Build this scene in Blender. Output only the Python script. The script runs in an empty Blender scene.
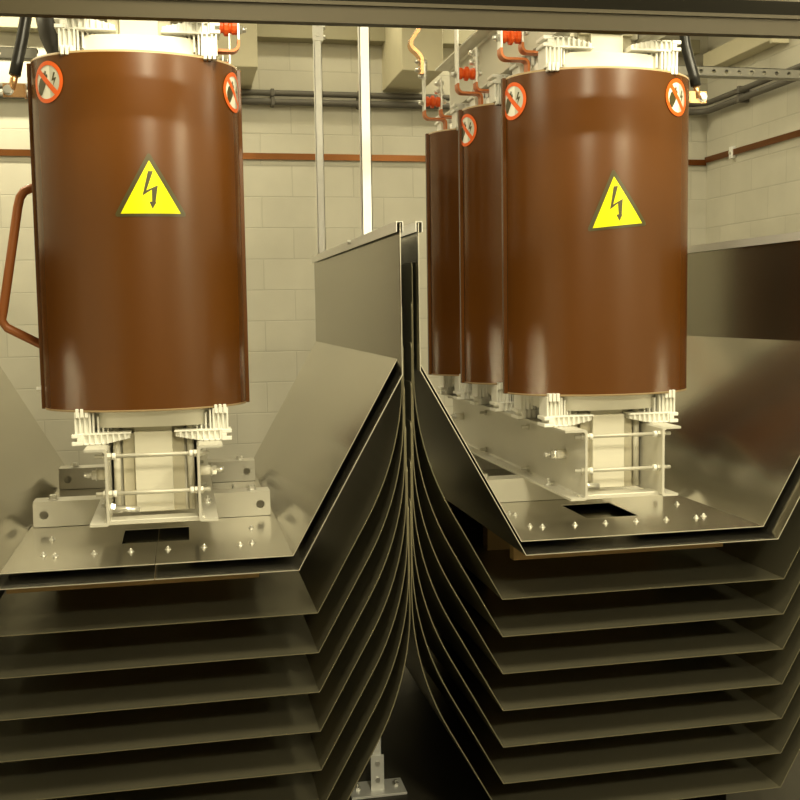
import bpy, bmesh, math, random
from mathutils import Vector, Matrix
random.seed(4)
C = bpy.context.scene
col = C.collection
PI = math.pi
H = 1.73          # eye height above the floor; shapes below are given relative to the eye

# ------------------------------------------------------------------ materials
def new_mat(name):
    m = bpy.data.materials.new(name); m.use_nodes = True
    nt = m.node_tree; b = nt.nodes['Principled BSDF']
    return m, nt, b

def simple(name, rgb, rough=.5, metal=0., spec=.5, noise=0., nscale=8., rvar=0., bump=0., bscale=60., stretch=None):
    m, nt, b = new_mat(name)
    b.inputs['Base Color'].default_value = (*rgb, 1)
    b.inputs['Roughness'].default_value = rough
    b.inputs['Metallic'].default_value = metal
    b.inputs['Specular IOR Level'].default_value = spec
    tc = nt.nodes.new('ShaderNodeTexCoord')
    src = tc.outputs['Object']
    if stretch:
        mp = nt.nodes.new('ShaderNodeMapping'); mp.inputs['Scale'].default_value = stretch
        nt.links.new(src, mp.inputs['Vector']); src = mp.outputs['Vector']
    if noise or rvar:
        n = nt.nodes.new('ShaderNodeTexNoise'); n.inputs['Scale'].default_value = nscale; n.inputs['Detail'].default_value = 5
        nt.links.new(src, n.inputs['Vector'])
        if noise:
            mx = nt.nodes.new('ShaderNodeMix'); mx.data_type = 'RGBA'
            mx.inputs['A'].default_value = (*[c*(1-noise) for c in rgb], 1)
            mx.inputs['B'].default_value = (*[min(1, c*(1+noise)) for c in rgb], 1)
            nt.links.new(n.outputs['Fac'], mx.inputs['Factor']); nt.links.new(mx.outputs['Result'], b.inputs['Base Color'])
        if rvar:
            mr = nt.nodes.new('ShaderNodeMapRange'); mr.inputs['From Min'].default_value = .3; mr.inputs['From Max'].default_value = .7
            mr.inputs['To Min'].default_value = max(.02, rough-rvar); mr.inputs['To Max'].default_value = rough+rvar
            nt.links.new(n.outputs['Fac'], mr.inputs['Value']); nt.links.new(mr.outputs['Result'], b.inputs['Roughness'])
    if bump:
        n2 = nt.nodes.new('ShaderNodeTexNoise'); n2.inputs['Scale'].default_value = bscale; n2.inputs['Detail'].default_value = 3
        nt.links.new(src, n2.inputs['Vector'])
        bp = nt.nodes.new('ShaderNodeBump'); bp.inputs['Strength'].default_value = bump; bp.inputs['Distance'].default_value = .01
        nt.links.new(n2.outputs['Fac'], bp.inputs['Height']); nt.links.new(bp.outputs['Normal'], b.inputs['Normal'])
    return m

def block_wall(name, axis, off_u, off_v, rgb=(.70, .67, .56)):
    m, nt, b = new_mat(name)
    g = nt.nodes.new('ShaderNodeNewGeometry')
    sp = nt.nodes.new('ShaderNodeSeparateXYZ'); nt.links.new(g.outputs['Position'], sp.inputs[0])
    cb = nt.nodes.new('ShaderNodeCombineXYZ')
    a1 = nt.nodes.new('ShaderNodeMath'); a1.operation = 'ADD'; a1.inputs[1].default_value = off_u
    a2 = nt.nodes.new('ShaderNodeMath'); a2.operation = 'ADD'; a2.inputs[1].default_value = off_v
    nt.links.new(sp.outputs[axis], a1.inputs[0]); nt.links.new(sp.outputs['Z'], a2.inputs[0])
    nt.links.new(a1.outputs[0], cb.inputs['X']); nt.links.new(a2.outputs[0], cb.inputs['Y'])
    br = nt.nodes.new('ShaderNodeTexBrick')
    br.offset = .5; br.squash = 1
    br.inputs['Scale'].default_value = 1; br.inputs['Brick Width'].default_value = .4; br.inputs['Row Height'].default_value = .2
    br.inputs['Mortar Size'].default_value = .0045; br.inputs['Mortar Smooth'].default_value = .35; br.inputs['Bias'].default_value = 0
    br.inputs['Color1'].default_value = (*rgb, 1); br.inputs['Color2'].default_value = (*[c*.95 for c in rgb], 1)
    br.inputs['Mortar'].default_value = (*[c*.87 for c in rgb], 1)
    nt.links.new(cb.outputs[0], br.inputs['Vector'])
    n = nt.nodes.new('ShaderNodeTexNoise'); n.inputs['Scale'].default_value = 3.; n.inputs['Detail'].default_value = 6
    nt.links.new(g.outputs['Position'], n.inputs['Vector'])
    mx = nt.nodes.new('ShaderNodeMix'); mx.data_type = 'RGBA'; mx.blend_type = 'MULTIPLY'; mx.inputs['Factor'].default_value = .25
    nt.links.new(br.outputs['Color'], mx.inputs['A']); nt.links.new(n.outputs['Fac'], mx.inputs['B'])
    nt.links.new(mx.outputs['Result'], b.inputs['Base Color'])
    b.inputs['Roughness'].default_value = .55; b.inputs['Specular IOR Level'].default_value = .3
    n2 = nt.nodes.new('ShaderNodeTexNoise'); n2.inputs['Scale'].default_value = 90; nt.links.new(g.outputs['Position'], n2.inputs['Vector'])
    sub = nt.nodes.new('ShaderNodeMath'); sub.operation = 'MULTIPLY_ADD'; sub.inputs[1].default_value = -1.; 
    ms = nt.nodes.new('ShaderNodeMath'); ms.operation = 'MULTIPLY'; ms.inputs[1].default_value = .12
    nt.links.new(n2.outputs['Fac'], ms.inputs[0]); nt.links.new(br.outputs['Fac'], sub.inputs[0]); nt.links.new(ms.outputs[0], sub.inputs[2])
    bp = nt.nodes.new('ShaderNodeBump'); bp.inputs['Strength'].default_value = .4; bp.inputs['Distance'].default_value = .006
    nt.links.new(sub.outputs[0], bp.inputs['Height']); nt.links.new(bp.outputs['Normal'], b.inputs['Normal'])
    return m

M = {}
M['shell'] = simple('brown_lacquer', (.098, .032, .0032), .27, 0, .5, noise=.10, nscale=2, stretch=(3, 3, .6))
M['tube'] = simple('brown_coated_tube', (.33, .105, .025), .4, .1)
M['rim'] = simple('shell_rim', (.42, .30, .16), .5)
M['resin'] = simple('cream_resin', (.80, .77, .66), .45, noise=.06, nscale=6)
M['resin_dark'] = simple('winding_dark', (.30, .24, .16), .6)
M['core'] = simple('core_enamel', (.66, .63, .52), .42, noise=.06, nscale=5, stretch=(1, 1, 14))
M['core_side'] = simple('core_side', (.50, .46, .34), .45, noise=.08, nscale=5, stretch=(1, 1, 14))
M['block'] = simple('white_moulding', (.84, .83, .76), .40)
M['enamel'] = simple('clamp_enamel', (.62, .60, .52), .32, .3, .5, noise=.06, nscale=4)
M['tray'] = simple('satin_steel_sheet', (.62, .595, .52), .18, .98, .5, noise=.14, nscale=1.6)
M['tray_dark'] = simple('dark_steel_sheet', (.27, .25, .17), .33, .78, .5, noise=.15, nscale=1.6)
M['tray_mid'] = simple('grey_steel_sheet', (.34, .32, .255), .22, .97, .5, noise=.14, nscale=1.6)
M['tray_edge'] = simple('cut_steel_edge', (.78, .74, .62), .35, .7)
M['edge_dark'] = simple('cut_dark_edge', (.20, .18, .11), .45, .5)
M['zinc'] = simple('zinc_plated', (.80, .79, .74), .28, .85, .5, noise=.05)
M['galv'] = simple('galvanised', (.92, .92, .88), .42, .25, .5, noise=.08, nscale=30)
M['rod'] = simple('dull_rod', (.52, .50, .42), .5, .4)
M['bright'] = simple('bright_tinned_bar', (.86, .85, .80), .35, .45)
M['copper'] = simple('copper', (.62, .27, .10), .28, .9, .5, noise=.15, nscale=14)
M['copper_ins'] = simple('orange_coated_copper', (.55, .17, .05), .38, .25)
M['copper_wall'] = simple('oxidised_copper_strip', (.17, .060, .012), .28, .7, .5, noise=.15, nscale=12)
M['lugc'] = simple('bright_copper', (.85, .50, .24), .25, .85)
M['insul'] = simple('red_orange_insulator', (.78, .11, .015), .35)
M['black'] = simple('black_rubber', (.018, .017, .015), .33)
M['dark'] = simple('dark_plastic', (.03, .026, .02), .5)
M['conduit'] = simple('grey_conduit', (.13, .12, .10), .6, .1)
M['beige'] = simple('beige_paint', (.66, .61, .44), .6, noise=.06)
M['ledge'] = simple('ledge_paint', (.30, .275, .18), .6, noise=.06)
M['rail'] = simple('dull_galvanised_rail', (.36, .35, .31), .45, .5, .5, noise=.08, nscale=30)
M['beam'] = simple('beam_paint', (.060, .049, .027), .5, 0, .3, noise=.08, nscale=5)
M['near_black'] = simple('near_black', (.008, .007, .004), .85, 0, .1)
M['wood'] = simple('pressboard', (.30, .19, .07), .6, noise=.15, nscale=9, stretch=(.5, 3, 3))
M['floor'] = simple('concrete_floor', (.05, .045, .032), .5, 0, .4, noise=.25, nscale=3)
M['ceiling'] = simple('ceiling_paint', (.62, .58, .45), .8, noise=.05)
M['yellow'] = simple('sticker_yellow', (.95, .93, .01), .2)
M['ink'] = simple('sticker_black', (.06, .05, .015), .3)
M['red'] = simple('sticker_red', (.80, .12, .01), .3)
M['white'] = simple('sticker_white', (.85, .84, .74), .3)
M['grey'] = simple('sticker_grey', (.55, .54, .45), .3)
M['aisle'] = simple('aisle_wall_paint', (.14, .125, .085), .7)
M['wall_b'] = block_wall('painted_block_back', 'X', .46, -2.863 % .2)
M['wall_r'] = block_wall('painted_block_right', 'Y', .1, -2.863 % .2)

# ------------------------------------------------------------------ mesh helpers
class MB:
    def __init__(s):
        s.bm = bmesh.new(); s.mats = []
    def mi(s, m):
        if m not in s.mats: s.mats.append(m)
        return s.mats.index(m)
    def face(s, vs, m, smooth=False):
        try:
            f = s.bm.faces.new(vs)
        except ValueError:
            return None
        f.material_index = s.mi(m); f.smooth = smooth
        return f
    def box(s, x0, x1, y0, y1, z0, z1, m, bev=0, rot=None, seg=2):
        bm = bmesh.new()
        bmesh.ops.create_cube(bm, size=1)
        bmesh.ops.scale(bm, vec=(x1-x0, y1-y0, z1-z0), verts=bm.verts)
        if bev: bmesh.ops.bevel(bm, geom=bm.edges[:], offset=bev, segments=seg, profile=.5, affect='EDGES')
        mt = Matrix.Translation(((x0+x1)/2, (y0+y1)/2, (z0+z1)/2))
        if rot is not None: mt = mt @ rot
        bmesh.ops.transform(bm, matrix=mt, verts=bm.verts)
        s.merge(bm, m)
    def merge(s, bm, m, smooth=False):
        mp = {}
        for v in bm.verts: mp[v] = s.bm.verts.new(v.co)
        for f in bm.faces: s.face([mp[v] for v in f.verts], m, smooth or f.smooth)
        bm.free()
    def prism(s, pts, axis, a, b, m, bev=0):
        """polygon pts (2D) extruded along axis from a to b. axis y: pts=(x,z); x: pts=(y,z); z: pts=(x,y)"""
        bm = bmesh.new()
        def P(p, t):
            return {'y': (p[0], t, p[1]), 'x': (t, p[0], p[1]), 'z': (p[0], p[1], t)}[axis]
        A = [bm.verts.new(P(p, a)) for p in pts]; B = [bm.verts.new(P(p, b)) for p in pts]
        n = len(pts)
        bm.faces.new(A); bm.faces.new(B[::-1])
        for i in range(n): bm.faces.new((A[i], B[i], B[(i+1) % n], A[(i+1) % n]))
        bmesh.ops.recalc_face_normals(bm, faces=bm.faces)
        if bev: bmesh.ops.bevel(bm, geom=bm.edges[:], offset=bev, segments=1, affect='EDGES')
        s.merge(bm, m)
    def cyl(s, p0, p1, r0, m, r1=None, seg=16, cap=True, smooth=True):
        p0 = Vector(p0); p1 = Vector(p1); r1 = r0 if r1 is None else r1
        d = (p1-p0).normalized(); q = d.to_track_quat('Z', 'Y')
        A = []; B = []
        for i in range(seg):
            t = 2*PI*i/seg; o = q @ Vector((math.cos(t), math.sin(t), 0))
            A.append(s.bm.verts.new(p0+o*r0)); B.append(s.bm.verts.new(p1+o*r1))
        for i in range(seg): s.face((A[i], A[(i+1) % seg], B[(i+1) % seg], B[i]), m, smooth)
        if cap: s.face(A[::-1], m); s.face(B, m)
    def lathe(s, p0, d, prof, m, seg=20, smooth=True):
        """prof: list of (t along d, radius)"""
        p0 = Vector(p0); d = Vector(d).normalized(); q = d.to_track_quat('Z', 'Y')
        rings = []
        for t, r in prof:
            rings.append([s.bm.verts.new(p0+d*t+q @ Vector((math.cos(2*PI*i/seg)*r, math.sin(2*PI*i/seg)*r, 0))) for i in range(seg)])
        for a, b in zip(rings, rings[1:]):
            for i in range(seg): s.face((a[i], a[(i+1) % seg], b[(i+1) % seg], b[i]), m, smooth)
        s.face(rings[0][::-1], m); s.face(rings[-1], m)
    def hexn(s, p0, d, r, h, m):
        s.cyl(p0, Vector(p0)+Vector(d).normalized()*h, r, m, seg=6, smooth=False)
    def tube(s, path, r, m, seg=12):
        path = [Vector(p) for p in path]; rings = []
        n = len(path); up = None
        for i, p in enumerate(path):
            d = (path[min(i+1, n-1)]-path[max(i-1, 0)]).normalized()
            if up is None:
                up = d.orthogonal().normalized()
            up = (up-d*up.dot(d)).normalized(); sd = d.cross(up)
            rr = r(i/(n-1)) if callable(r) else r
            rings.append([s.bm.verts.new(p+(up*math.cos(2*PI*k/seg)+sd*math.sin(2*PI*k/seg))*rr) for k in range(seg)])
        for a, b in zip(rings, rings[1:]):
            for i in range(seg): s.face((a[i], a[(i+1) % seg], b[(i+1) % seg], b[i]), m, True)
        s.face(rings[0][::-1], m); s.face(rings[-1], m)
    def flatbar(s, path, y0, y1, th, m):
        """flat bar whose centreline runs in the XZ plane, width y0..y1"""
        path = [Vector((p[0], 0, p[1])) for p in path]; n = len(path); R = []
        for i, p in enumerate(path):
            d = (path[min(i+1, n-1)]-path[max(i-1, 0)]).normalized(); nr = Vector((-d.z, 0, d.x))*th/2
            R.append([s.bm.verts.new((q.x, y, q.z)) for q, y in ((p-nr, y0), (p+nr, y0), (p+nr, y1), (p-nr, y1))])
        for a, b in zip(R, R[1:]):
            for i in range(4): s.face((a[i], a[(i+1) % 4], b[(i+1) % 4], b[i]), m)
        s.face(R[0][::-1], m); s.face(R[-1], m)
    def plate_holes(s, outer, holes, axis, a, b, m, seg=20):
        """flat plate (outline outer, round holes (u,v,r)) extruded along axis a..b"""
        bm = bmesh.new()
        def P(p, t):
            return {'y': (p[0], t, p[1]), 'x': (t, p[0], p[1]), 'z': (p[0], p[1], t)}[axis]
        loops = [outer]+[[(u+r*math.cos(2*PI*i/seg), v+r*math.sin(2*PI*i/seg)) for i in range(seg)] for u, v, r in holes]
        es = []
        for lp in loops:
            vs = [bm.verts.new(P(p, a)) for p in lp]
            es += [bm.edges.new((vs[i], vs[(i+1) % len(vs)])) for i in range(len(vs))]
        r = bmesh.ops.triangle_fill(bm, edges=es, use_beauty=True)
        fs = [g for g in r['geom'] if isinstance(g, bmesh.types.BMFace)]
        ex = bmesh.ops.extrude_face_region(bm, geom=fs)
        dv = Vector(P((0, 0), b))-Vector(P((0, 0), a))
        bmesh.ops.translate(bm, vec=dv, verts=[g for g in ex['geom'] if isinstance(g, bmesh.types.BMVert)])
        bmesh.ops.recalc_face_normals(bm, faces=bm.faces)
        s.merge(bm, m)
    def build(s, name, parent=None, origin=None, fixn=True):
        if fixn: bmesh.ops.recalc_face_normals(s.bm, faces=s.bm.faces)
        s.bm.verts.ensure_lookup_table()
        if parent is None and origin is None:
            xs = [v.co for v in s.bm.verts]
            origin = (sum((min(c), max(c)))/2 if i < 2 else min(c) for i, c in enumerate(zip(*xs)))
            origin = Vector(origin)
        elif parent is not None:
            o = parent; origin = Vector((0, 0, 0))
            while o is not None: origin += Vector(o.location); o = o.parent
            origin -= Vector((0, 0, H))
        origin = Vector(origin)
        bmesh.ops.translate(s.bm, vec=-origin, verts=s.bm.verts)
        me = bpy.data.meshes.new(name); s.bm.to_mesh(me); s.bm.free()
        for m in s.mats: me.materials.append(m if not isinstance(m, str) else M[m])
        o = bpy.data.objects.new(name, me); col.objects.link(o)
        if parent is not None: o.parent = parent
        else: o.location = origin+Vector((0, 0, H))
        return o

def root(name, loc):
    o = bpy.data.objects.new(name, None); col.objects.link(o)
    o.location = (loc[0], loc[1], loc[2]+H); o.empty_display_size = .1
    return o
def tag(o, label=None, cat=None, group=None, kind=None):
    if label: o['label'] = label
    if cat: o['category'] = cat
    if group: o['group'] = group
    if kind: o['kind'] = kind
    return o
def kids(o): return [c for c in list(col.objects) if c.parent == o]
def copy_tree(o, parent, dloc=(0, 0, 0)):
    c = o.copy(); col.objects.link(c); c.parent = parent
    c.location = Vector(o.location)+Vector(dloc)
    for k in kids(o):
        copy_tree(k, c)
    return c
def arc(cx, cz, r, a0, a1, n):
    return [(cx+r*math.cos(math.radians(a0+(a1-a0)*i/n)), cz+r*math.sin(math.radians(a0+(a1-a0)*i/n))) for i in range(n+1)]

# ------------------------------------------------------------------ the room
FZ = -1.73; CZ = 2.02; XL = -2.3; XR = 3.66; YB = 6.9; YF = -3.0; T = .15
def struct(mb, name): return tag(mb.build(name), kind='structure')
m = MB(); m.box(XL-T, XR+T, YF-T, YB+T, FZ-T, FZ, 'floor'); struct(m, 'floor')
m = MB(); m.box(XL-T, XR+T, YF-T, YB+T, CZ, CZ+T, 'ceiling'); struct(m, 'ceiling')
m = MB(); m.box(XL, XR, YB, YB+T, FZ, CZ, 'wall_b'); struct(m, 'wall_back')
m = MB(); m.box(XR, XR+T, YF-T, YB+T, FZ, CZ, 'wall_r'); struct(m, 'wall_right')
m = MB(); m.box(XL-T, XL, YF-T, YB+T, FZ, CZ, 'wall_r'); struct(m, 'wall_left')
m = MB(); m.box(XL, XR, YF-T, YF, FZ, CZ, 'aisle'); struct(m, 'wall_front')
# ledge along the top of the back wall, two stub beams, lintel in front
m = MB(); m.box(XL, XR-.12, YB-.12, YB, 1.71, 1.80, 'ledge', .004); struct(m, 'trim_1')
m = MB(); m.box(1.345, 1.60, 6.28, YB-.12, 1.42, CZ, 'beige', .006); m.box(1.345, 1.60, YB-.12, YB, 1.42, 1.71, 'beige'); struct(m, 'trim_2')
m = MB(); m.box(.235, .49, 6.28, YB-.12, 1.41, CZ, 'beige', .006); m.box(.235, .49, YB-.12, YB, 1.41, 1.71, 'beige'); struct(m, 'trim_3')
m = MB()
ang = math.atan2(-.09, 2.05)
rot = Matrix.Rotation(ang, 4, 'Z')
bm = bmesh.new()
prof = [(0, 0), (.03, 0), (.03, .006), (.006, .006), (.006, .045), (.03, .045), (.03, .051), (-.005, .051), (-.005, .042), (0, .042)]
A = [bm.verts.new((-1.95, p[0], p[1])) for p in prof]; B = [bm.verts.new((3.2, p[0], p[1])) for p in prof]
for i in range(len(prof)): bm.faces.new((A[i], B[i], B[(i+1) % len(prof)], A[(i+1) % len(prof)]))
bm.faces.new(A); bm.faces.new(B[::-1]); bmesh.ops.recalc_face_normals(bm, faces=bm.faces)
bmesh.ops.transform(bm, matrix=Matrix.Translation((-.38, 2.65, .700)) @ rot, verts=bm.verts)
m.merge(bm, 'beam')
bm = bmesh.new(); bmesh.ops.create_cube(bm, size=1); bmesh.ops.scale(bm, vec=(5.15, .03, .042), verts=bm.verts)  # near-black bar paints in the dark gap above the lintel
bmesh.ops.transform(bm, matrix=Matrix.Translation((-.38, 2.65, .700)) @ rot @ Matrix.Translation((.625, .035, .0725)), verts=bm.verts)
m.merge(bm, 'near_black')
struct(m, 'trim_4')

# ------------------------------------------------------------------ services on the walls
def conduit(zc, r, y_off, label):
    t = root('conduit', (0, YB-y_off, zc))
    pts = [(XL+.02, YB-y_off, zc), (0, YB-y_off, zc), (XR-y_off-.10, YB-y_off, zc)]
    for i in range(1, 7):
        a = PI/2*i/6
        pts.append((XR-y_off-.10+.10*math.sin(a), YB-y_off-.10+.10*math.cos(a), zc))
    pts += [(XR-y_off, 5., zc), (XR-y_off, 2.4, zc)]
    m = MB(); m.tube(pts, r, 'conduit', 14); m.build('pipe', t)
    for x in (-1.2, .62, 1.18, 2.3, 3.1):
        c = MB(); c.box(x-.012, x+.012, YB-y_off-r-.006, YB-.001, zc-r-.005, zc+r+.005, 'conduit', .004); c.build('pipe_clip', t)
    for y in (3.2, 4.3, 5.55, 6.35):
        c = MB(); c.box(XR-y_off-r-.006, XR-.001, y-.012, y+.012, zc-r-.005, zc+r+.005, 'conduit', .004); c.build('pipe_clip', t)
    return tag(t, label, 'conduit')
conduit(1.380, .019, .055, 'upper of the two grey conduits running round the block walls')
conduit(1.325, .021, .055, 'lower of the two grey conduits, just above the wall earth strip')
# copper earth strip: along the back wall, round the corner and along the right wall
t = root('earth_strip', (0, YB-.02, 1.0))
m = MB()
m.box(XL+.02, XR-.016, YB-.020, YB-.014, .968, 1.008, 'copper_wall'); m.box(XR-.022, XR-.016, 2.4, YB-.014, .985, 1.025, 'copper_wall')
m.box(XR-.022, XR-.014, YB-.02, YB-.012, .968, 1.025, 'copper_wall')
m.build('strip', t)
for x in (-1.5, -.2, 2.2, 3.1):
    m = MB(); m.box(x-.012, x+.012, YB-.028, YB-.001, .955, 1.02, 'copper_wall', .003); m.hexn((x, YB-.028, .988), (0, -1, 0), .008, .006, 'copper'); m.build('strip_saddle', t)
for y in (3.6, 5.0, 6.52):
    m = MB(); m.box(XR-.032, XR-.001, y-.02, y+.02, .965, 1.045, 'galv', .004); m.hexn((XR-.032, y, 1.005), (-1, 0, 0), .012, .008, 'zinc'); m.build('strip_saddle', t)
tag(t, 'oxidised copper earth strip fixed flat along the block walls', 'earth strip')
# beige trunking on the right wall
m = MB(); m.box(XR-.11, XR-.001, 5.92, YB-.14, 1.585, 1.70, 'beige', .006); m.box(XR-.115, XR, 5.89, 5.92, 1.565, 1.71, 'beige', .004)
tag(m.build('cable_trunking'), 'beige boxed trunking along the top of the right block wall', 'trunking')
# slotted strut rails
def strut_rail(x0, x1, y, zc, label):
    t = root('strut_rail', ((x0+x1)/2, y, zc))
    m = MB()
    n = int((x1-x0)/.06); holes = [(x0+.04+.06*i+dx, zc, .0065) for i in range(n) for dx in (-.007, .007)]
    holes = [(x0+.04+.06*i, zc, .009) for i in range(n)]
    m.plate_holes([(x0, zc-.021), (x1, zc-.021), (x1, zc+.021), (x0, zc+.021)], holes, 'y', y-.0205, y-.018, 'rail', 10)
    m.box(x0, x1, y-.0205, y+.0205, zc+.018, zc+.0205, 'rail'); m.box(x0, x1, y-.0205, y+.0205, zc-.0205, zc-.018, 'rail')
    m.box(x0, x1, y+.018, y+.0205, zc-.0205, zc-.010, 'rail'); m.box(x0, x1, y+.018, y+.0205, zc+.010, zc+.0205, 'rail')
    m.build('channel', t)
    for x in (x0, x1):
        s = 1 if x == x0 else -1
        if abs(x-XR) < .1 or abs(x-XL) < .1:
            c = MB(); c.box(min(x, x+s*.006), max(x, x+s*.006), y-.05, y+.05, zc-.05, zc+.05, 'rail', .001); c.build('end_plate', t)
    return tag(t, label, 'rail')
strut_rail(1.90, XR-.026, 4.3, 1.005, 'horizontal slotted strut rail behind the right transformer, reaching the right wall')
strut_rail(XL+.002, -.50, 4.3, .985, 'horizontal slotted strut rail behind the left transformer, at the left edge')
# two vertical strut posts in the gap between the tray stacks
def strut_post(x, y, top, label, bracket):
    t = root('strut_post', (x, y, FZ))
    m = MB(); h = .0172; zb = FZ+.008
    m.box(x-h, x+h, y-h, y-h+.0025, zb, top, 'galv'); m.box(x-h, x-h+.0025, y-h, y+h, zb, top, 'galv'); m.box(x+h-.0025, x+h, y-h, y+h, zb, top, 'galv')
    m.build('channel', t)
    m = MB(); m.box(x-.10, x+.10, y-.06, y+.06, FZ+.001, FZ+.010, 'galv', .001); m.box(x-.024, x+.024, y-h-.006, y-h-.0005, FZ+.008, FZ+.14, 'galv', .001)
    b = m.build('base_plate', t)
    for dx in (-.07, .07):
        m = MB(); m.hexn((x+dx, y, FZ+.010), (0, 0, 1), .012, .010, 'zinc'); m.cyl((x+dx, y, FZ+.02), (x+dx, y, FZ+.032), .006, 'zinc'); m.build('bolt', b)
    for z in (FZ+.05, FZ+.11):
        m = MB(); m.hexn((x, y-h-.006, z), (0, -1, 0), .010, .006, 'zinc'); m.build('bolt', b)
    if bracket:
        m = MB(); z0 = 1.225; z1 = 1.33
        m.box(x-.023, x+.023, y-h-.005, y-h-.0005, z0, z1, 'galv', .001); m.box(x+.021, x+.026, y-h-.004, y+.05, z0, z1, 'galv', .001)
        b = m.build('bracket', t)
        for z in (z0+.025, z0+.07):
            m = MB(); m.hexn((x+.026, y+.02, z), (1, 0, 0), .011, .014, 'zinc'); m.build('bolt', b)
            m = MB(); m.hexn((x, y-h-.005, z), (0, -1, 0), .010, .006, 'zinc'); m.build('bolt', b)
    return tag(t, label, 'post')
strut_post(.6393, 3.600, CZ-.002, 'vertical zinc strut post in the gap, the nearer, brighter and wider of two', False)
strut_post(.655, 4.905, CZ-.002, 'vertical zinc strut post at the back end of the gap, narrower, bracketed at the top', True)

# ------------------------------------------------------------------ bent steel trays
TY0, TY1 = 2.97, 4.85
TH = .0026
def tray_profile(cx, hw, zf, top, xl, xr, R, slope_deg=60.6):
    """points (x,z) from the top of the left upright over the floor to the top of the right upright"""
    def side(sgn, xv):
        a = math.radians(90-slope_deg)                       # wing angle off vertical
        xf = cx+sgn*hw; xvv = xv
        hor = abs(xvv-xf)
        pts = []
        if R is None:                                        # plain sharp bend
            zj = zf+hor/math.tan(a)
            pts = [(xf, zf), (xvv, zj)]
            if top > zj+.01: pts.append((xvv, top))
            return pts
        he = R*(1-math.cos(a)); st = hor-he
        zj = zf+st/math.tan(a)
        pts = [(xf, zf), (xf+sgn*st, zj)]
        n = 10
        for i in range(1, n+1):
            b = a*(1-i/n)
            pts.append((xvv-sgn*R*(1-math.cos(b)), zj+R*(math.sin(a)-math.sin(b))))
        return pts
    L = side(-1, xl); Rr = side(1, xr)
    return L, Rr
def make_tray(name, TY0, cx, hw, zf, top, xl, xr, R, mat, edge, hole=None, seam=None, slot=False, rr=.0, label=None, group=None, wing_only=False):
    L, Rt = tray_profile(cx, hw, zf, top, xl, xr, R)
    def finish(p):
        if rr and not wing_only:
            x = p[-1][0]; z0 = p[-1][1]
            p = p+[(x, z0+(top-rr-z0)*.5)]
            p += [(x, top-rr+rr*math.sin(math.radians(a))) for a in (0, 22, 45, 65, 80, 90)]
        return p
    L = finish(L); Rt = finish(Rt)
    floor_x = [L[0][0]]+([hole[0], hole[1]] if hole else [])+[Rt[0][0]]
    if seam: floor_x = sorted(floor_x+[seam-.0012, seam+.0012])
    prof = L[::-1]+[(x, zf) for x in floor_x[1:-1]]+Rt
    ys = [TY0, TY0+.03]+([hole[2], hole[3]] if hole else [])+([3.545, 3.66] if slot else [])+[4.2, TY1]
    ys = sorted(set(ys))
    origin = Vector((cx, (TY0+TY1)/2, zf))
    t = root(name, origin)
    mb = MB(); bm = mb.bm; mb.mi(mat); mb.mi(edge)
    V = {}
    for i, (x, z) in enumerate(prof):
        for j, y in enumerate(ys):
            yy = y
            if rr and z > top-rr-1e-6 and (i < 12 or i > len(prof)-13):
                d = rr-math.sqrt(max(0, rr*rr-(z-(top-rr))**2))
                if j == 0: yy = y+d
                if j == 1: yy = max(y, TY0+d+.004)
                if j == len(ys)-1: yy = y-d
            V[i, j] = bm.verts.new((x, yy, z))
    for i in range(len(prof)-1):
        for j in range(len(ys)-1):
            xm = (prof[i][0]+prof[i+1][0])/2; zm = (prof[i][1]+prof[i+1][1])/2; ym = (ys[j]+ys[j+1])/2
            flat = abs(prof[i][1]-zf) < 1e-6 and abs(prof[i+1][1]-zf) < 1e-6
            if hole and flat and hole[0] < xm < hole[1] and hole[2] < ym < hole[3]: continue
            if seam and flat and abs(xm-seam) < .0013 and ym < (hole[2] if hole else TY1): continue
            if slot and 3.545 < ym < 3.66 and max(prof[i][0], prof[i+1][0]) > .608 and min(prof[i][0], prof[i+1][0]) < .672 and zm > zf+.2: continue
            f = mb.face((V[i, j], V[i, j+1], V[i+1, j+1], V[i+1, j]), mat, False)
    for v in [v for v in bm.verts if not v.link_faces]: bm.verts.remove(v)
    bmesh.ops.recalc_face_normals(bm, faces=bm.faces)
    o = mb.build('sheet', t, fixn=False)
    for p in o.data.polygons: p.use_smooth = False
    md = o.modifiers.new('thickness', 'SOLIDIFY'); md.thickness = TH; md.offset = 0; md.material_offset_rim = 1; md.use_even_offset = False
    tag(t, label, 'tray', group)
    return t, L, Rt
def screw(parent, x, y, z):
    m = MB(); m.cyl((x, y, z), (x, y, z+.0014), .010, 'zinc', seg=14); m.hexn((x, y, z+.0014), (0, 0, 1), .0065, .0048, 'zinc'); m.cyl((x, y, z+.0062), (x, y, z+.0105), .0035, 'zinc', seg=8)
    return m.build('screw', parent)
def cap(parent, x, y0, y1, z):
    m = MB(); gap = .60 < x < .68
    wl = .0085 if gap and x > .64 else .012; wr = .0085 if gap and x < .64 else .012
    m.box(x-wl, x+wr, y0, y1, z+.001, z+.0035, 'bright'); m.box(x-wl, x-wl+.0025, y0, y1, z-.026, z+.001, 'bright'); m.box(x+wr-.0025, x+wr, y0, y1, z-.026, z+.001, 'bright')
    return m.build('cap_channel', parent)
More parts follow.
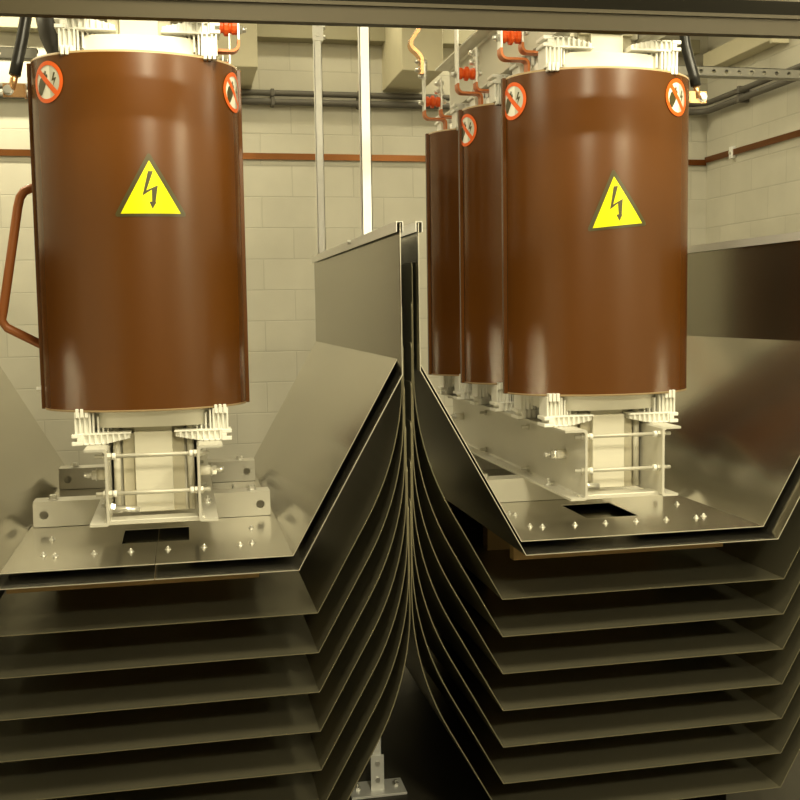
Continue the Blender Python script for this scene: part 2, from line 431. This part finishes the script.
def stack(cx, hole, sgn, step, side_word, seam):
    """sgn +1: the inner gap is on the right of the stack"""
    g = 'bent steel trays stacked under the %s transformer' % side_word
    xg = .613 if sgn > 0 else .6655
    far = cx-(xg-cx)
    xl, xr = (far, xg) if sgn > 0 else (xg, far)
    # innermost tray
    # its wings end freely at -.133
    a = math.radians(29.4)
    zin = -.706
    hwi = .402
    wl = cx-hwi-(.573*math.tan(a)); wr = cx+hwi+(.573*math.tan(a))
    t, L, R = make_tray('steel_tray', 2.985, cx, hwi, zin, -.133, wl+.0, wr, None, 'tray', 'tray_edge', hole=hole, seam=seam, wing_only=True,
        label='satin inner steel tray holding the %s transformer, free sloping wings and screwed floor' % side_word, group=g)
    for dx in (-.31, -.275, -.165, -.06, .047, .153, .26, .297): screw(t, cx+dx, 3.157+.02*(abs(dx) > .29), zin+TH/2)
    for dx in (-.31, .31): screw(t, cx+dx, 3.395, zin+TH/2)
    if sgn < 0:
        screw(t, cx-.30, 3.36, zin+TH/2)
    # outer tray with high uprights
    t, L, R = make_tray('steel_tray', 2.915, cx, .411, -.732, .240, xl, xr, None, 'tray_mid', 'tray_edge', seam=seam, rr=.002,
        label='outer grey steel tray with tall capped uprights, second from the top of the %s stack' % side_word, group=g)
    for x in (xl, xr): cap(t, x, 2.915, TY1, .241)
    m = MB(); m.hexn((xg+(-.0115 if sgn > 0 else .0115), 3.72, .238), (-sgn, 0, 0), .009, .012, 'zinc'); m.build('bolt', t)
    m = MB(); m.box(cx-.40, cx+.31, 3.07, 3.11, -.785, -.732-TH/2-.0003, 'wood', .002); m.build('batten', t)
    # spacers to the tray below, deep inside
    ords = ['third', 'fourth', 'fifth', 'sixth', 'seventh', 'eighth', 'ninth']
    z0 = -.876
    for n in range(7):
        z = z0-step*n
        xv = (.6225+.0024*n) if sgn > 0 else (.6575-.0024*n)
        fr = cx-(xv-cx)
        l, r = (fr, xv) if sgn > 0 else (xv, fr)
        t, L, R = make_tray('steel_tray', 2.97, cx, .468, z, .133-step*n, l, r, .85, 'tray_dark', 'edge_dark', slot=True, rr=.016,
            label='%s tray from the top of the %s stack, dark bent steel with curved wings' % (ords[n], side_word), group=g)
        zt = (-.732 if n == 0 else z+step)-TH/2
        for y in (3.62, 4.38):
            m = MB(); m.box(cx-.33, cx+.33, y-.03, y+.03, z+TH/2+.0002, zt-.0002, 'wood'); m.build('spacer', t)
    # base under the lowest tray
    zb = z0-step*6-TH/2
    t = root('stack_base', (cx, 3.91, FZ))
    for x in (cx-.3, cx+.3):
        m = MB(); m.box(x-.05, x+.05, 3.1, 4.75, FZ+.001, zb-.0003, 'near_black', .003); m.build('runner', t)
    tag(t, 'dark runners on the floor carrying the %s tray stack' % side_word, 'base')
stack(-.105, (-.198, .006, 3.275, 3.49), 1, .118, 'left', -.092)
stack(1.39, (1.305, 1.487, 3.25, 3.50), -1, .115, 'right', None)

# ------------------------------------------------------------------ transformers
EA, EB, HW = .308, .222, .319       # shell half width, half depth, half width over the flanges
ROWY = (3.40, 3.95, 4.50)
Z0, Z1 = -.292, .752
_T = [-PI/2+PI*i/2000 for i in range(2001)]
_S = []
def set_shell(ea, hw):
    global EA, HW, _S
    EA, HW = ea, hw; _S = [0.]
    for i in range(2000):
        tm = (_T[i]+_T[i+1])/2; _S.append(_S[-1]+math.hypot(EA*math.cos(tm), EB*math.sin(tm))*PI/2000)
    mid = _S[1000]; _S = [v-mid for v in _S]
set_shell(EA, HW)
def shell_t(t, off=0.):
    """point of the front half of the oval shell, t = -90..90 degrees from the middle of the front, pushed out by off"""
    nx, ny = math.sin(t)/EA, -math.cos(t)/EB; l = math.hypot(nx, ny)
    return (EA*math.sin(t)+off*nx/l, -EB*math.cos(t)+off*ny/l)
def shell_point(cx, cy, u, off=0.):
    """u = length along the shell from the middle of its front"""
    import bisect
    i = min(max(bisect.bisect_left(_S, u), 1), 2000)
    k = (u-_S[i-1])/(_S[i]-_S[i-1]); x, y = shell_t(_T[i-1]+k*(_T[i]-_T[i-1]), off)
    return (cx+x, cy+y)
def u_of_x(x):
    t = math.asin(x/EA); return _S[min(2000, max(0, round((t+PI/2)/PI*2000)))]
def poly_on_shell(mb, cx, cy, pts, u0, z0, off, mat, rot=0., cut=.012):
    """flat drawing (u right, v up, metres) wrapped on the front of the shell"""
    c, s = math.cos(rot), math.sin(rot)
    bm = bmesh.new()
    vs = [bm.verts.new((u*c-v*s, 0, u*s+v*c)) for u, v in pts]
    bm.faces.new(vs)
    us = [v.co.x for v in bm.verts]; k = min(us)+cut
    while k < max(us):
        geom = bm.verts[:]+bm.edges[:]+bm.faces[:]
        bmesh.ops.bisect_plane(bm, geom=geom, plane_co=(k, 0, 0), plane_no=(1, 0, 0)); k += cut
    for v in bm.verts:
        x, y = shell_point(cx, cy, u0+v.co.x, off); v.co = Vector((x, y, z0+v.co.z))
    bmesh.ops.recalc_face_normals(bm, faces=bm.faces)
    for f in bm.faces:
        if f.normal.y > 0: f.normal_flip()
    mb.merge(bm, mat)
def ring_on_shell(mb, cx, cy, r0, r1, u0, z0, off, mat, n=40):
    R = []
    for i in range(n):
        a = 2*PI*i/n; row = []
        for r in (r0, r1):
            x, y = shell_point(cx, cy, u0+r*math.cos(a), off); row.append(mb.bm.verts.new((x, y, z0+r*math.sin(a))))
        R.append(row)
    for i in range(n):
        a, b = R[i], R[(i+1) % n]; mb.face((a[0], a[1], b[1], b[0]), mat)
BOLT = [(-.006, .128), (.008, .128), (-.0126, .0735), (.020, .088), (.0118, .0406), (.0145, .0406), (.0028, .0215), (-.0055, .0415), (.0022, .042), (.0028, .0756), (-.0238, .0588)]
def hazard_sign(parent, cx, cy, u0, zb, w, h, rot):
    mb = MB(); b = .0125
    def tri(w, h, y): return [(-w/2, y), (w/2, y), (0, y+h)]
    rr = .006
    outer = [(-w/2+rr, 0), (w/2-rr, 0), (w/2-.001, rr*.6), (w/2-.002, rr*1.7), (rr*.7, h-rr*.2), (0, h+.001), (-rr*.7, h-rr*.2), (-w/2+.002, rr*1.7), (-w/2+.001, rr*.6)]
    poly_on_shell(mb, cx, cy, outer, u0, zb, .0012, 'ink', rot)
    poly_on_shell(mb, cx, cy, [(-w/2*.84, .0085), (w/2*.84, .0085), (0, .0085+h*.845)], u0, zb, .0020, 'yellow', rot)
    s = h/.177
    poly_on_shell(mb, cx, cy, [(u*s+.002, v*s) for u, v in BOLT], u0, zb, .0027, 'ink', rot)
    o = mb.build('hazard_sign', parent, fixn=False); tag(o, 'yellow triangle with black lightning bolt'); return o
def no_touch_sign(parent, cx, cy, xr, zc):
    mb = MB(); u0 = u_of_x(xr); r = .060; n = 40
    poly_on_shell(mb, cx, cy, [(r*.86*math.cos(2*PI*i/n), r*.86*math.sin(2*PI*i/n)) for i in range(n)], u0, zc, .0012, 'white')
    cp = [(r*.82*math.cos(math.radians(a)), r*.82*math.sin(math.radians(a))) for a in range(-78, 79, 6)]
    poly_on_shell(mb, cx, cy, cp, u0, zc, .0016, 'grey')
    hand = [(-.040, -.036), (-.026, -.034), (-.010, -.012), (-.004, .004), (.002, .016), (-.001, .024), (-.006, .020), (-.004, .031), (-.010, .034), (-.012, .026), (-.017, .030), (-.020, .022), (-.026, .016), (-.034, .012), (-.042, -.006)]
    poly_on_shell(mb, cx, cy, hand, u0, zc, .0020, 'ink')
    bolt = [(.026, .026), (.032, .024), (.026, .010), (.036, .010), (.022, -.016), (.026, .002), (.017, .002)]
    poly_on_shell(mb, cx, cy, bolt, u0, zc, .0020, 'ink')
    w = .0075; a = math.radians(-45); d = (math.cos(a), math.sin(a)); nn = (-d[1], d[0]); L = r*.84
    poly_on_shell(mb, cx, cy, [(d[0]*s*L+nn[0]*q*w, d[1]*s*L+nn[1]*q*w) for s, q in ((-1, -1), (1, -1), (1, 1), (-1, 1))], u0, zc, .0024, 'red')
    ring_on_shell(mb, cx, cy, r*.80, r, u0, zc, .0028, 'red')
    o = mb.build('prohibition_sign', parent, fixn=False); tag(o, 'round red no-touching sign with hand and bolt'); return o
def make_coil(parent, cx, kx, cy):
    mb = MB(); n = 40; amax = math.radians(88); th = .006
    def outline(off):
        pts = []
        for s in (1, -1):            # front, back
            arcp = []
            for i in range(n+1):
                a = -amax+2*amax*i/n
                x, y = shell_t(a, off)
                arcp.append((x, y))
            if s == 1: pts += arcp
            else: pts += [(-x, -y) for x, y in arcp]
        return pts
    O = outline(0); I = outline(-th)
    zs = (Z0, Z0+.006, Z1-.006, Z1)
    VO = [[mb.bm.verts.new((cx+x, cy+y, z)) for x, y in O] for z in zs]
    VI = [[mb.bm.verts.new((cx+x, cy+y, z)) for x, y in I] for z in (Z0, Z1)]
    k = len(O)
    for i in range(k):
        j = (i+1) % k; sm = (i != n and i != 2*n+1)
        for q in range(3):
            mb.face((VO[q][i], VO[q][j], VO[q+1][j], VO[q+1][i]), 'rim' if q != 1 else 'shell', sm)
        mb.face((VI[0][j], VI[0][i], VI[1][i], VI[1][j]), 'shell', sm)
        mb.face((VO[3][i], VO[3][j], VI[1][j], VI[1][i]), 'rim'); mb.face((VO[0][j], VO[0][i], VI[0][i], VI[0][j]), 'rim')
    coil = mb.build('coil_shell', parent)
    for s in (-1, 1):
        m = MB(); m.box(cx+s*(HW-.010)-.010, cx+s*(HW-.010)+.010, cy-.010, cy+.010, Z0, Z1, 'shell', .002)
        f = m.build('seam_flange', coil)
    # cast winding inside, its collars showing above and below
    m = MB(); a, b = .192, .176; N = 64
    def ov(f, z): return [m.bm.verts.new((kx+a*f*math.copysign(abs(math.cos(2*PI*i/N))**.6, math.cos(2*PI*i/N)), cy+b*f*math.copysign(abs(math.sin(2*PI*i/N))**.6, math.sin(2*PI*i/N)), z)) for i in range(N)]
    for rings, mat in (([(1, -.342), (1, .806)], 'resin'), ([(.64, -.345), (.64, .808)], 'core_side')):
        r0, r1 = ov(*rings[0]), ov(*rings[1])
        for i in range(N): m.face((r0[i], r0[(i+1) % N], r1[(i+1) % N], r1[i]), mat, True)
        if mat == 'resin': lo, hi = r0, r1
        else:
            for i in range(N):
                m.face((lo[i], r0[i], r0[(i+1) % N], lo[(i+1) % N]), 'resin'); m.face((hi[i], hi[(i+1) % N], r1[(i+1) % N], r1[i]), 'resin')
    m.build('winding', coil)
    m = MB(); m.prism([(cx+x*.985, cy+y*.97) for x, y in outline(-th)], 'z', Z0+.02, Z0+.026, 'resin_dark'); m.build('winding_cover', coil)
    m = MB(); m.prism([(cx+x*.985, cy+y*.97) for x, y in outline(-th)], 'z', Z1-.026, Z1-.02, 'resin_dark')
    m.build('winding_cover', coil)
    return coil
def spacer_block(parent, cx, cy, sx, sy, up):
    """ribbed white moulding at a corner of a coil; up=+1 above, -1 below"""
    m = MB(); zc = Z1 if up > 0 else Z0
    def Zs(d): return zc+up*d
    def bx(x0, x1, y0, y1, d0, d1, mat='block', bev=.0012):
        x0 *= .955; x1 *= .955
        xa, xb = sorted((cx+sx*x0, cx+sx*x1)); ya, yb = sorted((cy+sy*y0, cy+sy*y1)); za, zb = sorted((Zs(d0), Zs(d1)))
        m.box(xa, xb, ya, yb, za, zb, mat, bev, seg=1)
    yo = .172; yi = .100                     # outer (front) and inner face
    bx(.186, .236, yi, yo-.010, .001, .066)                       # tower against the coil end
    for x in (.190, .205, .220, .233): bx(x-.0032, x+.0032, yi-.003, yo, .001, .067)
    for x in (.226, .212, .198): bx(x-.0050, x+.0050, yo-.016, yo+.010, -.010, .016)      # finger clips on the coil edge
    for i, x in enumerate((.180, .166, .152, .138)): bx(x-.0030, x+.0030, yi, yo-.004-.010*i, .004+.010*i, .067)   # stepped ribs
    pts = [(.226, .066), (.226, .0995), (.150, .0995), (.070, .083), (.070, .066)]
    ya, yb = sorted((cy+sy*yi, cy+sy*(yo-.010)))
    m.prism([(cx+sx*x*.955, Zs(d)) for x, d in pts], 'y', ya, yb, 'block')
    for x in (.085, .103, .121, .139, .157, .175, .193, .211):
        d1 = .0995 if x >= .150 else .083+(x-.07)/.08*.0165
        bx(x-.0032, x+.0032, yi, yo, .067, d1)
    bx(.066, .226, yi, yo, .064, .070)
    bx(.150, .226, yi, yo, .095, .0995)
    bx(.214, .246, yi+.004, yo+.004, .066, .077); bx(.214, .246, yi+.004, yo+.004, .088, .0995); bx(.214, .230, yi+.004, yo+.004, .077, .088)   # H-shaped end
    return m.build('spacer_block', parent)

def make_transformer(cx, kx, mir, name_label, side_word, hz):
    """mir=+1: link bars on the left (towards the gap); -1: mirrored"""
    set_shell(*((.308, .319) if mir < 0 else (.320, .331)))
    t = root('dry_type_transformer', (cx, 3.95, -.7025))
    tag(t, name_label, 'transformer', None)
    # base rails
    for y in (3.60, 4.36):
        m = MB(); s = 1 if y < 4 else -1; x0, x1 = cx-.388, cx+(.393 if mir < 0 else .35); zb, zt = -.704+.0005, -.619
        m.plate_holes([(x0+.006, zb), (x1-.006, zb), (x1, zb+.006), (x1, zt-.006), (x1-.006, zt), (x0+.006, zt), (x0, zt-.006), (x0, zb+.006)], [(x0+.034, -.664, .0145), (x1-.034, -.664, .0145)], 'y', y, y+.005, 'enamel')
        m.box(x0, x1, y+.005, y+.085, zt-.005, zt, 'enamel', .001); m.box(x0, x1, y+.005, y+.085, zb, zb+.005, 'enamel', .001)
        m.box(x0, x1, y+.080, y+.085, zb+.005, zt-.005, 'enamel')
        r = m.build('base_rail', t)
        for xb in (x0+.06, x1-.06):
            m = MB(); m.cyl((xb, y+.045, zt), (xb, y+.045, zt+.003), .018, 'zinc'); m.hexn((xb, y+.045, zt+.003), (0, 0, 1), .013, .012, 'zinc'); m.build('bolt', r)
        m = MB(); xb = x1-.115; m.box(xb-.004, xb+.004, y+.09, y+.26, zb, zt-.01, 'enamel', .001)
        if y < 4: m.build('cross_strip', t)
    # core: stepped yokes running through the row and stepped legs
    for zlo, zhi in ((-.617, -.365), (.865, 1.10)):
        m = MB()
        m.box(kx-.056, kx+.056, 3.255, 4.645, zlo+.012, zhi+.005, 'core', .002)
        m.box(kx-.092, kx+.092, 3.275, 4.625, zlo+.008, zhi, 'core_side', .002)
        m.box(kx-.118, kx+.118, 3.300, 4.60, zlo+.004, zhi-.004, 'core', .002)
        y = m.build('core_yoke', t)
        m = MB()
        if zlo < 0:
            m.box(kx-.145, kx+.145, 3.15, 3.21, zlo-.004, zlo+.010, 'enamel', .002); m.build('yoke_strap', t)
    for yc in ROWY:
        m = MB()
        m.box(kx-.056, kx+.056, yc-.125, yc+.125, -.40, .90, 'core', .002)
        m.box(kx-.092, kx+.092, yc-.105, yc+.105, -.40, .90, 'core_side', .002)
        m.box(kx-.118, kx+.118, yc-.075, yc+.075, -.40, .90, 'core', .002)
        m.build('core_leg', t)
    # side packing posts beside the bottom yoke end and small terminal bolt
    for s in (-1, 1):
        m = MB(); m.cyl((kx+s*.110, 3.285, -.606), (kx+s*.110, 3.285, -.345), .011, 'core'); m.build('packing_rod', t)
    m = MB(); m.cyl((kx-.125, 3.235, -.588), (kx-.045, 3.23, -.594), .010, 'zinc'); m.hexn((kx-.118, 3.235, -.586), (-1, 0, .15), .015, .012, 'zinc'); m.build('earth_bolt', t)
    # clamp channels, flanges outwards
    for up in (-1, 1):
        za, zb = (-.6185, -.392) if up < 0 else (.866, 1.09)
        for s in (-1, 1):
            xw = kx+s*.128; th = .0075; fb = .056; ft = .064
            if (s < 0) == (mir > 0): ft = .075
            pts = [(xw, za), (xw+s*th, za+.0), (xw+s*fb, za), (xw+s*fb, za+th), (xw+s*(th+.006), za+th), (xw+s*th, za+th+.006), (xw+s*th, zb-th-.006), (xw+s*(th+.006), zb-th), (xw+s*ft, zb-th), (xw+s*ft, zb), (xw+s*.006, zb), (xw, zb-.006), (xw, za+.006)]
            pts = [(xw+s*.006, za)]+pts[2:]
            m = MB(); m.prism(pts, 'y', 3.12, 4.78, 'enamel')
            c = m.build('clamp_channel', t)
            if up > 0: continue
            # pressure stud with spacer tube
            for yy in (3.30, 4.60):
                m = MB(); z = -.492
                m.cyl((xw+s*th, yy, z), (xw+s*(th+.036), yy, z), .016, 'resin'); m.cyl((xw+s*(th+.036), yy, z), (xw+s*(th+.040), yy, z), .019, 'zinc')
                m.hexn((xw+s*(th+.040), yy, z), (s, 0, 0), .015, .012, 'zinc'); m.cyl((xw+s*(th+.052), yy, z), (xw+s*(th+.075), yy, z), .008, 'zinc')
                m.build('clamp_stud', t)
            for yy in (3.40, 4.52):
                m = MB(); m.cyl((xw+s*.032, yy, za+th), (xw+s*.032, yy, za+th+.003), .014, 'zinc'); m.hexn((xw+s*.032, yy, za+th+.003), (0, 0, 1), .011, .010, 'zinc'); m.cyl((xw+s*.032, yy, za+th+.013), (xw+s*.032, yy, za+th+.022), .005, 'zinc'); m.build('bolt', c)
    # tie rods through both clamps
    for yy in (3.14, 3.675, 4.225, 4.76):
        for z in ((-.416, -.526) if yy in (3.14, 4.76) else (-.44, -.596)):
            m = MB(); L = .128+.006+.030
            mat = 'rod'
            m.cyl((kx-L, yy, z), (kx+L, yy, z), .0062, mat, seg=12)
            for s in (-1, 1):
                m.hexn((kx+s*.134, yy, z), (s, 0, 0), .0115, .009, mat); m.hexn((kx+s*.128, yy, z), (-s, 0, 0), .0115, .010, mat); m.cyl((kx+s*.116, yy, z), (kx+s*.105, yy, z), .010, 'block')
            m.build('tie_rod', t)
    # coils: one built, two copied down the row
    c0 = make_coil(t, cx, kx, ROWY[0])
    tag(c0, 'brown oval coil shell nearest the front')
    c1 = copy_tree(c0, t, (0, .55, 0)); tag(c1, 'brown coil shell in the middle of the row')
    c2 = copy_tree(c0, t, (0, 1.10, 0)); tag(c2, 'brown coil shell at the back of the row')
    hazard_sign(c0, cx, ROWY[0], *hz)
    no_touch_sign(c0, cx, ROWY[0], -.246 if mir < 0 else -.310, .672 if mir < 0 else .668)
    no_touch_sign(c0, cx, ROWY[0], .291 if mir < 0 else .212, .668 if mir < 0 else .672)
    no_touch_sign(c1, cx, ROWY[1], -.313 if mir > 0 else -.246, .668)
    # spacer blocks: one of each hand built, copied to the other coils
    for up in (-1, 1):
        for sx in (-1, 1):
            for sy in (-1, 1):
                b = spacer_block(t, kx, ROWY[0], sx, sy, up)
                for k in (1, 2): copy_tree(b, t, (0, .55*k, 0))
    # tap links beside each coil top
    s = -mir
    dz = 0
    for k, yc in enumerate(ROWY):
        y0, y1 = yc-.018, yc+.022
        xa, xb = cx+s*(.335 if mir > 0 else .315), cx+s*(.262 if mir > 0 else .240)
        za, zb = .848, (.868 if k == 0 else .855)
        if mir < 0: za, zb = .842, .862
        topA = 1.34 if k != 2 else 1.05
        topB = 1.30 if k == 0 else .985
        for x, z, tp, rad in ((xa, za, topA, .022), (xb, zb, topB, .018)):
            m = MB(); m.box(x-.0035, x+.0035, y0, y1, z, tp, 'bright', .0008); lb = m.build('link_bar', t)
            hs = [z+.035]+([tp-.02, tp-.055] if tp < 1.1 else [])
            for q, hz_ in enumerate(hs):
                m = MB(); dd = s if q == 0 else (s if x == xa else s)
                if q == 0 and x == xb: dd = -s
                m.hexn((x+dd*.0035, (y0+y1)/2, hz_), (dd, 0, 0), .013, .009, 'zinc')
                m.lathe((x+dd*.0125, (y0+y1)/2, hz_), (dd, 0, 0), [(0, .0095), (.008, .0095), (.013, .006)], 'zinc', 10)
                if q: m.hexn((x-dd*.0035, (y0+y1)/2, hz_), (-dd, 0, 0), .013, .009, 'zinc')
                m.build('bolt', lb)
            # orange coated copper bar bending in over the coil and down into it
            L = .075
            pth = [(x, z), (x, z-.012)]
            pth += [(x-s*rad+s*rad*math.cos(math.radians(a)), z-.012-rad*math.sin(math.radians(a))) for a in (15, 30, 45, 60, 75, 90)]
            xe = x-s*(rad+L-.02); ze = z-.012-rad
            pth += [(xe, ze)]+[(xe-s*.016*math.sin(math.radians(a)), ze-.016*(1-math.cos(math.radians(a)))) for a in (30, 60, 90)]
            pth += [(xe-s*.016, Z1-.03)]
            m = MB(); m.flatbar(pth, y0, y1, .008, 'copper_ins'); m.build('copper_connection', t)
        # red-orange post insulator between the two bars
        m = MB(); yc2 = (y0+y1)/2; zi = .888 if mir > 0 else .882
        w = abs(xa-xb)-.008; d = (xb-xa)/abs(xb-xa)
        prof = [(0, .019), (.003, .022), (w*.22, .022), (w*.28, .017), (w*.36, .017), (w*.42, .027), (w*.58, .027), (w*.64, .017), (w*.72, .017), (w*.78, .022), (w-.003, .022), (w, .019)]
        m.lathe((xa+d*.004, yc2, zi), (d, 0, 0), prof, 'insul', 12, smooth=False)
        m.build('post_insulator', t)
        if mir > 0 and k == 2:
            # braided flexible connector from the top of the back link
            ctl = [(xa-.012, 1.00), (xa-.012, 1.045), (xa-.014, 1.070), (xa-.030, 1.092), (xa-.050, 1.108), (xa-.058, 1.125), (xa-.052, 1.145), (xa-.034, 1.172), (xa-.018, 1.20), (xa-.012, 1.23), (xa-.012, 1.32)]
            zz = []
            for q in range(len(ctl)-1):
                p0, p1, p2, p3 = (Vector(ctl[max(0, min(len(ctl)-1, q+o))]) for o in (-1, 0, 1, 2))
                for e in (0, .34, .67):
                    zz.append(tuple(.5*(2*p1+(p2-p0)*e+(2*p0-5*p1+4*p2-p3)*e*e+(3*p1-p0-3*p2+p3)*e**3)))
            zz.append(ctl[-1])
            m = MB(); m.flatbar(zz, y0-.004, y1+.004, .015, 'lugc')
            f = m.build('flexible_connector', t); f['label'] = 'bright copper laminated connector'
            for z_ in (1.02, 1.055, 1.27, 1.305):
                m = MB(); m.cyl((xa-.038, yc2, z_), (xa+.014, yc2, z_), .008, 'zinc')
                for d2 in (-1, 1): m.hexn((xa-.012+d2*.005, yc2, z_), (d2, 0, 0), .013, .010, 'zinc')
                m.build('bolt', f)
        if mir > 0 and k == 1:
            m = MB(); m.flatbar([(xa-.010, 1.10), (xa-.010, 1.34)], y0, y1, .009, 'copper'); f = m.build('copper_connection', t)
            for z_ in (1.12, 1.17):
                m = MB(); m.cyl((xa-.038, yc2, z_), (xa+.018, yc2, z_), .008, 'zinc')
                for d2 in (-1, 1): m.hexn((xa-.010+d2*.0045, yc2, z_), (d2, 0, 0), .014, .012, 'zinc')
                m.build('bolt', f)
    if mir < 0:
        # brown coated bar joining the coil top and bottom on the outer side
        x0 = cx-.33
        P = [(-.40, 3.60, .412), (-.45, 3.60, .407), (-.478, 3.60, .395), (-.492, 3.60, .375), (-.500, 3.60, .345), (-.560, 3.60, .01), (-.566, 3.60, -.020), (-.550, 3.60, -.043), (-.40, 3.60, -.125)]
        m = MB(); m.tube(P, .0145, 'tube', 12); m.build('delta_bar', t)
        m = MB(); m.hexn((cx-.3185, 3.40, Z0+.06), (-1, 0, 0), .009, .014, 'zinc'); m.build('bolt', t)
    return t
make_transformer(-.109, -.092, -1, 'dry-type transformer with brown shell and round sign top left, standing on the left trays', 'left', (.036, .279, .205, .180, math.radians(.5)))
make_transformer(1.395, 1.382, 1, 'dry-type transformer with three brown coils in a row, standing on the right trays', 'right', (-.014, .246, .200, .184, math.radians(5.5)))

# ------------------------------------------------------------------ cables to the outer sides of the front coils
def cable(pts, r, xl, sgn, zl, label):
    t = root('power_cable', (xl, 3.40, zl))
    m = MB(); m.tube(pts, r, 'black', 14)
    m.build('sheath', t)
    p = Vector(pts[0]); q = Vector(pts[1]); d = (q-p).normalized()
    m = MB()
    m.cyl(p+d*.01, p-d*.045, .011, 'lugc'); 
    m.box(min(xl, xl+sgn*.062), max(xl, xl+sgn*.062), 3.385, 3.391, zl-.018, zl+.022, 'lugc', .001)
    m.box(xl-.003, xl+.003, 3.385, 3.415, zl-.018, zl+.022, 'lugc', .001)
    l = m.build('lug', t); l['label'] = 'bright copper lug'
    m = MB(); xb = xl+sgn*.046; m.cyl((xb, 3.385, zl+.002), (xb, 3.381, zl+.002), .016, 'zinc'); m.hexn((xb, 3.381, zl+.002), (0, -1, 0), .012, .010, 'zinc'); m.build('bolt', l)
    return tag(t, label, 'cable')
cable([(-.463, 3.392, .715), (-.455, 3.394, .752), (-.440, 3.40, .815), (-.426, 3.41, .89), (-.415, 3.42, .96), (-.410, 3.43, 1.05), (-.41, 3.46, 1.2)], .0175, -.432-.004, -1, .668, 'black cable with copper lug on the outer side of the left transformer')
cable([(1.756, 3.392, .745), (1.750, 3.394, .78), (1.737, 3.40, .83), (1.727, 3.41, .88), (1.722, 3.42, .95), (1.72, 3.43, 1.05), (1.72, 3.46, 1.2)], .0175, 1.727+.004, 1, .705, 'black cable with copper lug on the outer side of the right transformer')
# dark cable joint behind the left coil
t = root('cable_joint', (-.40, 3.95, .90))
m = MB(); m.tube([(-0.390, 3.95, .80), (-0.395, 3.95, .88), (-0.400, 3.95, .92), (-0.410, 3.95, .97), (-0.415, 3.95, 1.03), (-0.400, 3.95, 1.06), (-0.390, 3.95, 1.2)], lambda u: .030+.020*math.exp(-((u-.62)/.16)**2), 'dark', 14); m.build('sleeve', t)
m = MB(); m.cyl((-0.390, 3.95, .801), (-0.388, 3.95, .752), .012, 'zinc'); m.build('terminal', t)
tag(t, 'lumpy black cable joint at top left behind the left coil', 'cable')

# ------------------------------------------------------------------ camera
f = 1050.
cam = bpy.data.cameras.new('camera'); cam.sensor_width = 36; cam.sensor_fit = 'HORIZONTAL'; cam.lens = f/800*36; cam.clip_start = .05
co = bpy.data.objects.new('camera', cam); col.objects.link(co)
r = Vector((.97877667, -.20438437, -.01494195)); u = Vector((.03227836, .08175375, .99612973)); w = Vector((.20237178, .97547084, -.08661585))
mt = Matrix((( r.x, u.x, -w.x, 0), (r.y, u.y, -w.y, 0), (r.z, u.z, -w.z, H), (0, 0, 0, 1)))
co.matrix_world = mt
C.camera = co

# ------------------------------------------------------------------ lamps (fluorescent battens, plus unseen fill lights added at left and mid-room)
def area_lamp(x, y, z, lx, ly, power, colr=(1, .90, .61)):
    l = bpy.data.lights.new('tube_or_fill', 'AREA'); l.shape = 'RECTANGLE'; l.size = lx; l.size_y = ly; l.energy = power; l.color = colr
    o = bpy.data.objects.new('tube_or_fill', l); col.objects.link(o); o.location = (x, y, z+H)
    return o
for x in (.25, 2.3):
    for dx in (-.12, .12):
        area_lamp(x+dx, 1.5, 1.93, .05, 1.1, 36)
for x in (.03, 1.72):
    for dx in (-.09, .09):
        area_lamp(x+dx, 2.70, 1.02, .04, .5, 5)
for x in (.70, 3.40):
    for dx in (-.1, .1):
        area_lamp(x+dx, -1.5, 1.75, .03, .65, 80)
for x, y, p in ((.92, 6.4, 5), (2.3, 6.4, 14), (-1., 6.4, 36), (.75, 5.0, 22)):
    area_lamp(x, y, 2.0, 1.0, .10, p)  # left and mid-room entries are fills added for the left wall and stub beams
area_lamp(3.38, 4.7, 1.98, .06, 1.5, 15)
area_lamp(-1.6, 4.2, 1.98, .10, 1.2, 45)  # added fill, brightens the left wall and the left stack's wing
wd = bpy.data.worlds.new('world'); wd.use_nodes = True; C.world = wd
wd.node_tree.nodes['Background'].inputs['Color'].default_value = (.9, .8, .5, 1); wd.node_tree.nodes['Background'].inputs['Strength'].default_value = .0
C.view_settings.view_transform = 'Standard'; C.view_settings.look = 'None'; C.view_settings.exposure = 0; C.view_settings.gamma = 1
C.view_settings.use_curve_mapping = False
